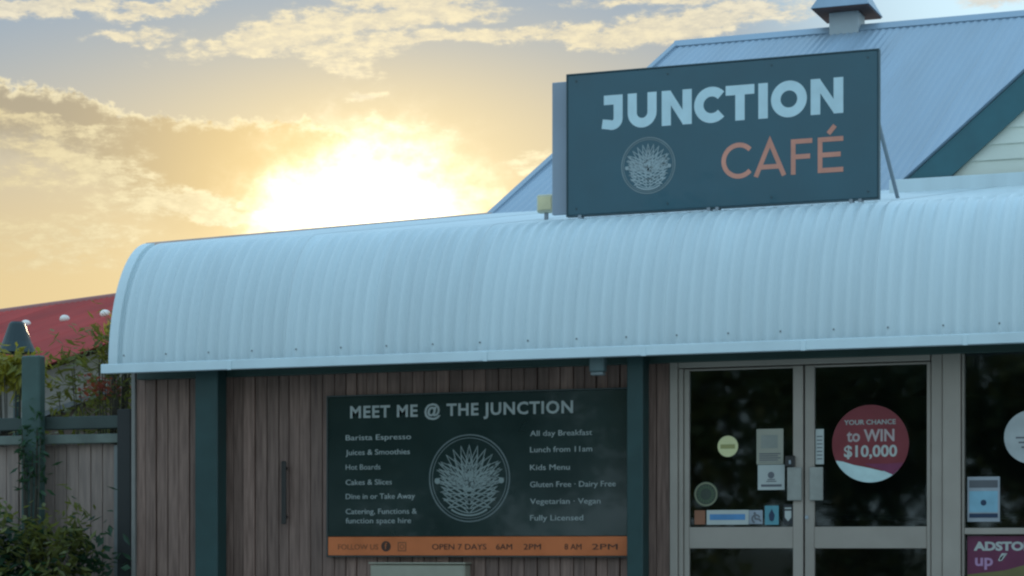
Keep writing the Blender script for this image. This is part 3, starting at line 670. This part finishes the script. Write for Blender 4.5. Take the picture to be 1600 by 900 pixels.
# ------------------------------------------------------------------ fence and garden on the left
FENCE = mat('weathered_grey_paling', (.25, .178, .148), .8, .25, 2.5, stretch=(10, 10, 1), bump=.25, bscale=8)
RAIL = mat('dark_green_rail_paint', (.040, .055, .047), .6, .2, 4); RAILP = mat('faded_green_rail_paint', (.11, .125, .105), .7, .2, 6)
fe = thing('garden_fence', (-11, 16.6, GZ), 'grey paling fence with dark green rails and post beside the shop corner', 'fence')
bx('rail', RAIL, fe, -13.4, -10.21, 16.56, 16.66, 1.03, 1.14, .006); bx('rail', RAILP, fe, -13.4, -10.21, 16.565, 16.645, .905, .985, .006); bx('rail', RAIL, fe, -13.4, -10.21, 16.58, 16.64, -.9, -.8, .006)
bx('post', mat('green_post_paint', (.045, .080, .068), .6, .2, 4), fe, -11.13, -10.94, 16.46, 16.555, GZ, 1.67, .012); bx('post', mat('dark_corner_post', (.025, .024, .022), .7, .2, 4), fe, -10.205, -10.07, 16.52, 16.64, GZ, 1.19, .008)
x = -13.4
while x < -10.24:
    wd = random.uniform(.105, .125); pr = random.uniform(0, .008); bm = bmesh.new(); box(bm, x, x + wd, 16.648 + pr, 16.668 + pr, GZ, .90 + random.uniform(-.008, .008)); fin('paling', bm, FENCE, fe, bevel=.003); x += wd + .008
bx('end_batten', mat('pale_batten', (.20, .20, .19), .7, .1), fe, -10.285, -10.222, 16.60, 16.645, GZ, .89, .004)

# red-roofed house beyond
def rotz(p, o, a):
    c, s = math.cos(a), math.sin(a); x, y = p[0], p[1]; return Vector((o[0] + x * c - y * s, o[1] + x * s + y * c, p[2]))
HO = (-20.676, 30.0); HA = R(-23.0)
ho = thing('red_roof_house', (HO[0], HO[1], GZ), 'neighbouring house with long dull red corrugated roof', 'house')
REDR = mat('dull_red_roof_paint', (.38, .050, .042), .75, .14, 1.2, stretch=(1, 1, 1), spec=.2); HW = mat('house_wall_paint', (.35, .32, .28), .7)
RH = 3.75; HD = 7.5; HP = .36
def hsheet(x0, n, s):
    vs = []; fs = []; seg = 6
    for j in range(n * seg + 1):
        xx = x0 + j * .15 / seg; h_ = .016 * math.cos(2 * math.pi * j / seg)
        for t in (0, .5, 1): vs.append(tuple(rotz((xx, s * HD * t, RH - HD * t * HP + h_), HO, HA)))
    for j in range(n * seg):
        for t in (0, 1): fs.append((j * 3 + t, j * 3 + 3 + t, j * 3 + 4 + t, j * 3 + 1 + t))
    me = bpy.data.meshes.new('roof_sheet'); me.from_pydata(vs, [], fs); me.materials.append(REDR)
    for p in me.polygons: p.use_smooth = True
    return me
hroof = None
bm = bmesh.new(); tube(bm, rotz((-9, 0, RH - .01), HO, HA), rotz((7.8, 0, RH - .01), HO, HA), .06, n=10); hroof = fin('roof', bm, mat('red_ridge_cap', (.30, .10, .09), .55, .1), ho)
for k in range(14):
    for s in (-1, 1): link('roof_sheet', hsheet(-9 + k * 1.2, 8, s), hroof)
bm = bmesh.new()
pr = [(-6.9, GZ), (6.9, GZ), (6.9, RH - 6.9 * HP - .12), (0, RH - .12), (-6.9, RH - 6.9 * HP - .12)]
A = [bm.verts.new(rotz((-8.6, y, z), HO, HA)) for y, z in pr]; B = [bm.verts.new(rotz((7.4, y, z), HO, HA)) for y, z in pr]
bm.faces.new(A); bm.faces.new(B[::-1])
for k in range(5): bm.faces.new((A[k], A[(k + 1) % 5], B[(k + 1) % 5], B[k]))
fin('wall', bm, HW, ho)
for k in range(6):
    xx = .10 + .98 * k; yy = -1.5
    bm = bmesh.new(); bmesh.ops.create_uvsphere(bm, u_segments=10, v_segments=6, radius=.075); c = rotz((xx, yy, RH + yy * HP + .03), HO, HA)
    for v in bm.verts: v.co = Vector((v.co.x, v.co.y, v.co.z * .8)) + c
    fin('roof_fitting', bm, mat('white_fitting', (.85, .78, .70), .4), hroof, smooth=True)
# low shed
sh = thing('garden_shed', (-14.2, 22.3, GZ), 'low brown shed with sloping roof behind the garden fence', 'shed')
bm = bmesh.new(); prism(bm, [(-15.8, 1.20), (-13.3, 1.92), (-13.3, 1.86), (-15.8, 1.14)], 21.9, 24.4); fin('roof', bm, mat('shed_roof_grey', (.12, .12, .12), .7, .2), sh)
bm = bmesh.new(); prism(bm, [(-15.6, GZ), (-13.4, GZ), (-13.4, 1.83), (-15.6, 1.19)], 22.0, 24.3); fin('wall', bm, mat('shed_brown_board', (.10, .065, .05), .8, .25, 3), sh)
# flared dark cap on a garden pole
gp = thing('garden_lantern', (-12.21, 18, GZ), 'dark green bell shaped lantern cap on a pole behind the fence', 'lantern')
CAPM = mat('dark_green_cap_paint', (.012, .035, .038), .5, .15, 4)
bm = bmesh.new(); prof = [(.0, 2.152), (.055, 2.150), (.075, 2.13), (.10, 2.06), (.135, 1.96), (.175, 1.875), (.185, 1.855), (.16, 1.85), (.0, 1.86)]
vs = [[bm.verts.new((-12.215 + r * math.cos(k * 2 * math.pi / 20), 18 + r * math.sin(k * 2 * math.pi / 20), z)) for k in range(20)] for r, z in prof[1:-1]]
for a, b_ in zip(vs[:-1], vs[1:]):
    for k in range(20): bm.faces.new((a[k], a[(k + 1) % 20], b_[(k + 1) % 20], b_[k]))
bm.faces.new(vs[0]); bm.faces.new(vs[-1][::-1]); fin('cap', bm, CAPM, gp)
bm = bmesh.new(); tube(bm, (-12.215, 18, GZ), (-12.215, 18, 1.852), .035); fin('pole', bm, CAPM, gp)

# ------------------------------------------------------------------ plants
def leafmat(name, c, c2):
    m = mat(name, c, .55, .2, 5, col2=c2); b = m.node_tree.nodes['Principled BSDF']
    b.inputs['Subsurface Weight'].default_value = 0.0
    nt = m.node_tree; N = nt.nodes; L = nt.links
    tr = N.new('ShaderNodeBsdfTranslucent'); tr.inputs[0].default_value = (c2[0] * 1.6, c2[1] * 1.5, c2[2], 1)
    ad = N.new('ShaderNodeMixShader'); ad.inputs[0].default_value = .35
    L.new(b.outputs[0], ad.inputs[1]); L.new(tr.outputs[0], ad.inputs[2]); L.new(ad.outputs[0], N['Material Output'].inputs[0]); return m
LG = leafmat('leaf_dark_green', (.012, .040, .022), (.035, .085, .035)); LY = leafmat('leaf_yellow_green', (.16, .17, .025), (.36, .31, .045)); LO = leafmat('leaf_olive', (.07, .085, .02), (.16, .16, .04))
LP = leafmat('petal_mauve', (.10, .10, .15), (.17, .16, .24)); LR = leafmat('petal_red', (.22, .045, .03), (.34, .08, .05))
STEM = mat('stem_bark', (.06, .05, .035), .8)
def leaves(name, m, parent, centers, n, spread, ln, wd, droop=.3, seed=1):
    rnd = random.Random(seed); vs = []; fs = []
    for i in range(n):
        c = rnd.choice(centers); p = Vector((c[0] + rnd.gauss(0, spread[0]), c[1] + rnd.gauss(0, spread[1]), c[2] + rnd.gauss(0, spread[2])))
        a = rnd.uniform(0, 2 * math.pi); el = rnd.uniform(-.9, .7) - droop; d = Vector((math.cos(a) * math.cos(el), math.sin(a) * math.cos(el), math.sin(el)))
        q = d.cross(Vector((rnd.gauss(0, .5), rnd.gauss(0, .5), 1))).normalized(); nrm = d.cross(q); l = ln * rnd.uniform(.6, 1.3); w_ = wd * rnd.uniform(.7, 1.2)
        k = len(vs); vs += [p, p + d * l * .45 + q * w_ - nrm * w_ * .3, p + d * l + nrm * -.1 * l, p + d * l * .45 - q * w_ - nrm * w_ * .3, p + d * l * .5]
        fs += [(k, k + 1, k + 4), (k + 1, k + 2, k + 4), (k + 4, k + 2, k + 3), (k, k + 4, k + 3)]
    me = bpy.data.meshes.new(name); me.from_pydata([tuple(v) for v in vs], [], fs); me.materials.append(m)
    return link(name, me, parent)
def stems(parent, pairs, r=.008):
    bm = bmesh.new()
    for a, b_ in pairs: tube(bm, a, b_, r, r * .5, 5)
    return fin('stem', bm, STEM, parent)
rnd = random.Random(5)
def shrub(name, label, cat, x, y, z0, z1, wx, wy, m, n, ln, wd, seed, flowers=None, fm=None, group=None, droop=.3, base=None):
    t = thing(name, (x, y, GZ if base is None else base), label, cat, group); r = random.Random(seed)
    cs = [(x + r.uniform(-wx, wx), y + r.uniform(-wy, wy), r.uniform(z0, z1)) for _ in range(14)]
    stems(t, [((x + r.uniform(-.05, .05), y, GZ if base is None else base), c) for c in cs], .009)
    leaves('foliage', m, t, cs, n, (wx * .28, wy * .4, (z1 - z0) * .22), ln, wd, droop, seed)
    if flowers: leaves('flowers', fm, t, flowers, 70, (.05, .04, .04), .05, .022, 0, seed + 9)['kind'] = 'stuff'
    return t
shrub('garden_shrub', 'dense dark green shrub at the foot of the fence', 'shrub', -11.0, 16.05, -.75, .05, .62, .22, LG, 2200, .11, .032, 11)
shrub('garden_shrub', 'leafy shrub with mauve flowers in front of the fence', 'shrub', -11.15, 15.95, -.30, .32, .30, .15, LO, 750, .10, .025, 12, [(-11.05, 15.85, .13), (-10.98, 15.85, .08), (-11.12, 15.85, .16)], LP)
shrub('garden_shrub', 'yellow green shrub with drooping leaves next to the dark corner post', 'shrub', -10.55, 16.05, -.45, .20, .26, .15, LO, 700, .12, .022, 13)
shrub('climbing_plant', 'bright yellow green creeper hanging over the fence beside the green post', 'creeper', -11.40, 16.75, 1.46, 1.74, .24, .10, LY, 600, .13, .022, 14, droop=.7)
shrub('climbing_plant', 'thin olive creeper reaching up to the awning corner above the fence', 'creeper', -10.42, 16.72, 1.25, 1.85, .24, .10, LO, 420, .12, .016, 15, [(-10.48, 16.6, 1.42), (-10.38, 16.6, 1.38)], LR, droop=-.1)
shrub('climbing_plant', 'yellow leaved spray rising beside the awning end', 'creeper', -10.36, 16.80, 1.62, 1.98, .11, .08, LY, 170, .12, .014, 16, droop=-.7)
shrub('climbing_plant', 'small green tuft under the tip of the gutter', 'creeper', -10.16, 16.78, 1.52, 1.78, .07, .06, LG, 160, .09, .022, 17)
shrub('climbing_plant', 'sparse dark creeper trailing down the green fence post', 'creeper', -11.0, 16.42, .55, 1.1, .12, .05, LG, 150, .09, .018, 18)

# ------------------------------------------------------------------ trees across the street (mirrored in the glass)
def tree_meshes(seed):
    r = random.Random(seed); bm = bmesh.new(); tube(bm, (0, 0, 0), (.1, 0, 2.4), .22, .14, 9); lobes = []
    for k in range(22):
        a = r.uniform(0, 6.28); rr = r.uniform(.2, 2.3); z = r.uniform(.9, 7.2) ; rr *= 1.1 - abs(z - 4.2) / 5
        c = Vector((rr * math.cos(a), rr * math.sin(a), z)); lobes.append((tuple(c)))
        tube(bm, (.1, 0, 2.2), c, .07, .02, 5)
    bmesh.ops.recalc_face_normals(bm, faces=bm.faces); t = bpy.data.meshes.new('trunk'); bm.to_mesh(t); bm.free(); t.materials.append(STEM)
    vs = []; fs = []
    for i in range(8000):
        c = r.choice(lobes); p = Vector(c) + Vector((r.gauss(0, .55), r.gauss(0, .55), r.gauss(0, .5)))
        d = Vector((r.gauss(0, 1), r.gauss(0, 1), r.gauss(-.3, .7))).normalized(); q = d.cross(Vector((r.gauss(0, 1), r.gauss(0, 1), 1))).normalized(); l = r.uniform(.2, .38); k = len(vs)
        vs += [tuple(p), tuple(p + d * l * .5 + q * l * .28), tuple(p + d * l), tuple(p + d * l * .5 - q * l * .28)]; fs.append((k, k + 1, k + 2, k + 3))
    me = bpy.data.meshes.new('crown'); me.from_pydata(vs, [], fs); me.materials.append(leafmat('street_tree_leaf', (.07, .11, .05), (.15, .20, .09)) if seed % 2 else leafmat('street_tree_leaf_dark', (.04, .08, .045), (.10, .15, .08)))
    return t, me
TM = [tree_meshes(21), tree_meshes(22)]
for k, (x, y, sc_) in enumerate([(-31, -13, 1.15), (-26.5, -10.5, 1.0), (-22.5, -13.5, 1.2), (-18.5, -11, 1.05), (-14.5, -13, 1.15), (-10.5, -11, .95), (-7, -13, 1.1), (-3, -11.5, 1.0)]):
    t = thing('street_tree', (x, y, GZ), 'leafy street tree opposite the shop, seen only mirrored in its glass', 'tree', 'trees across the street')
    t.scale = (sc_, sc_, sc_); t.rotation_euler = (0, 0, k * 1.3)
    for nm, me in zip(('trunk', 'crown'), TM[k % 2]): o = bpy.data.objects.new(nm, me); COL.objects.link(o); o.parent = t

shrub('garden_shrub', 'tall tangled olive shrub between the fence and the brown shed', 'shrub', -11.0, 17.4, .9, 1.75, .50, .2, LO, 900, .13, .02, 31, [(-10.75, 17.2, 1.48), (-10.6, 17.2, 1.42), (-10.9, 17.2, 1.40)], LR)
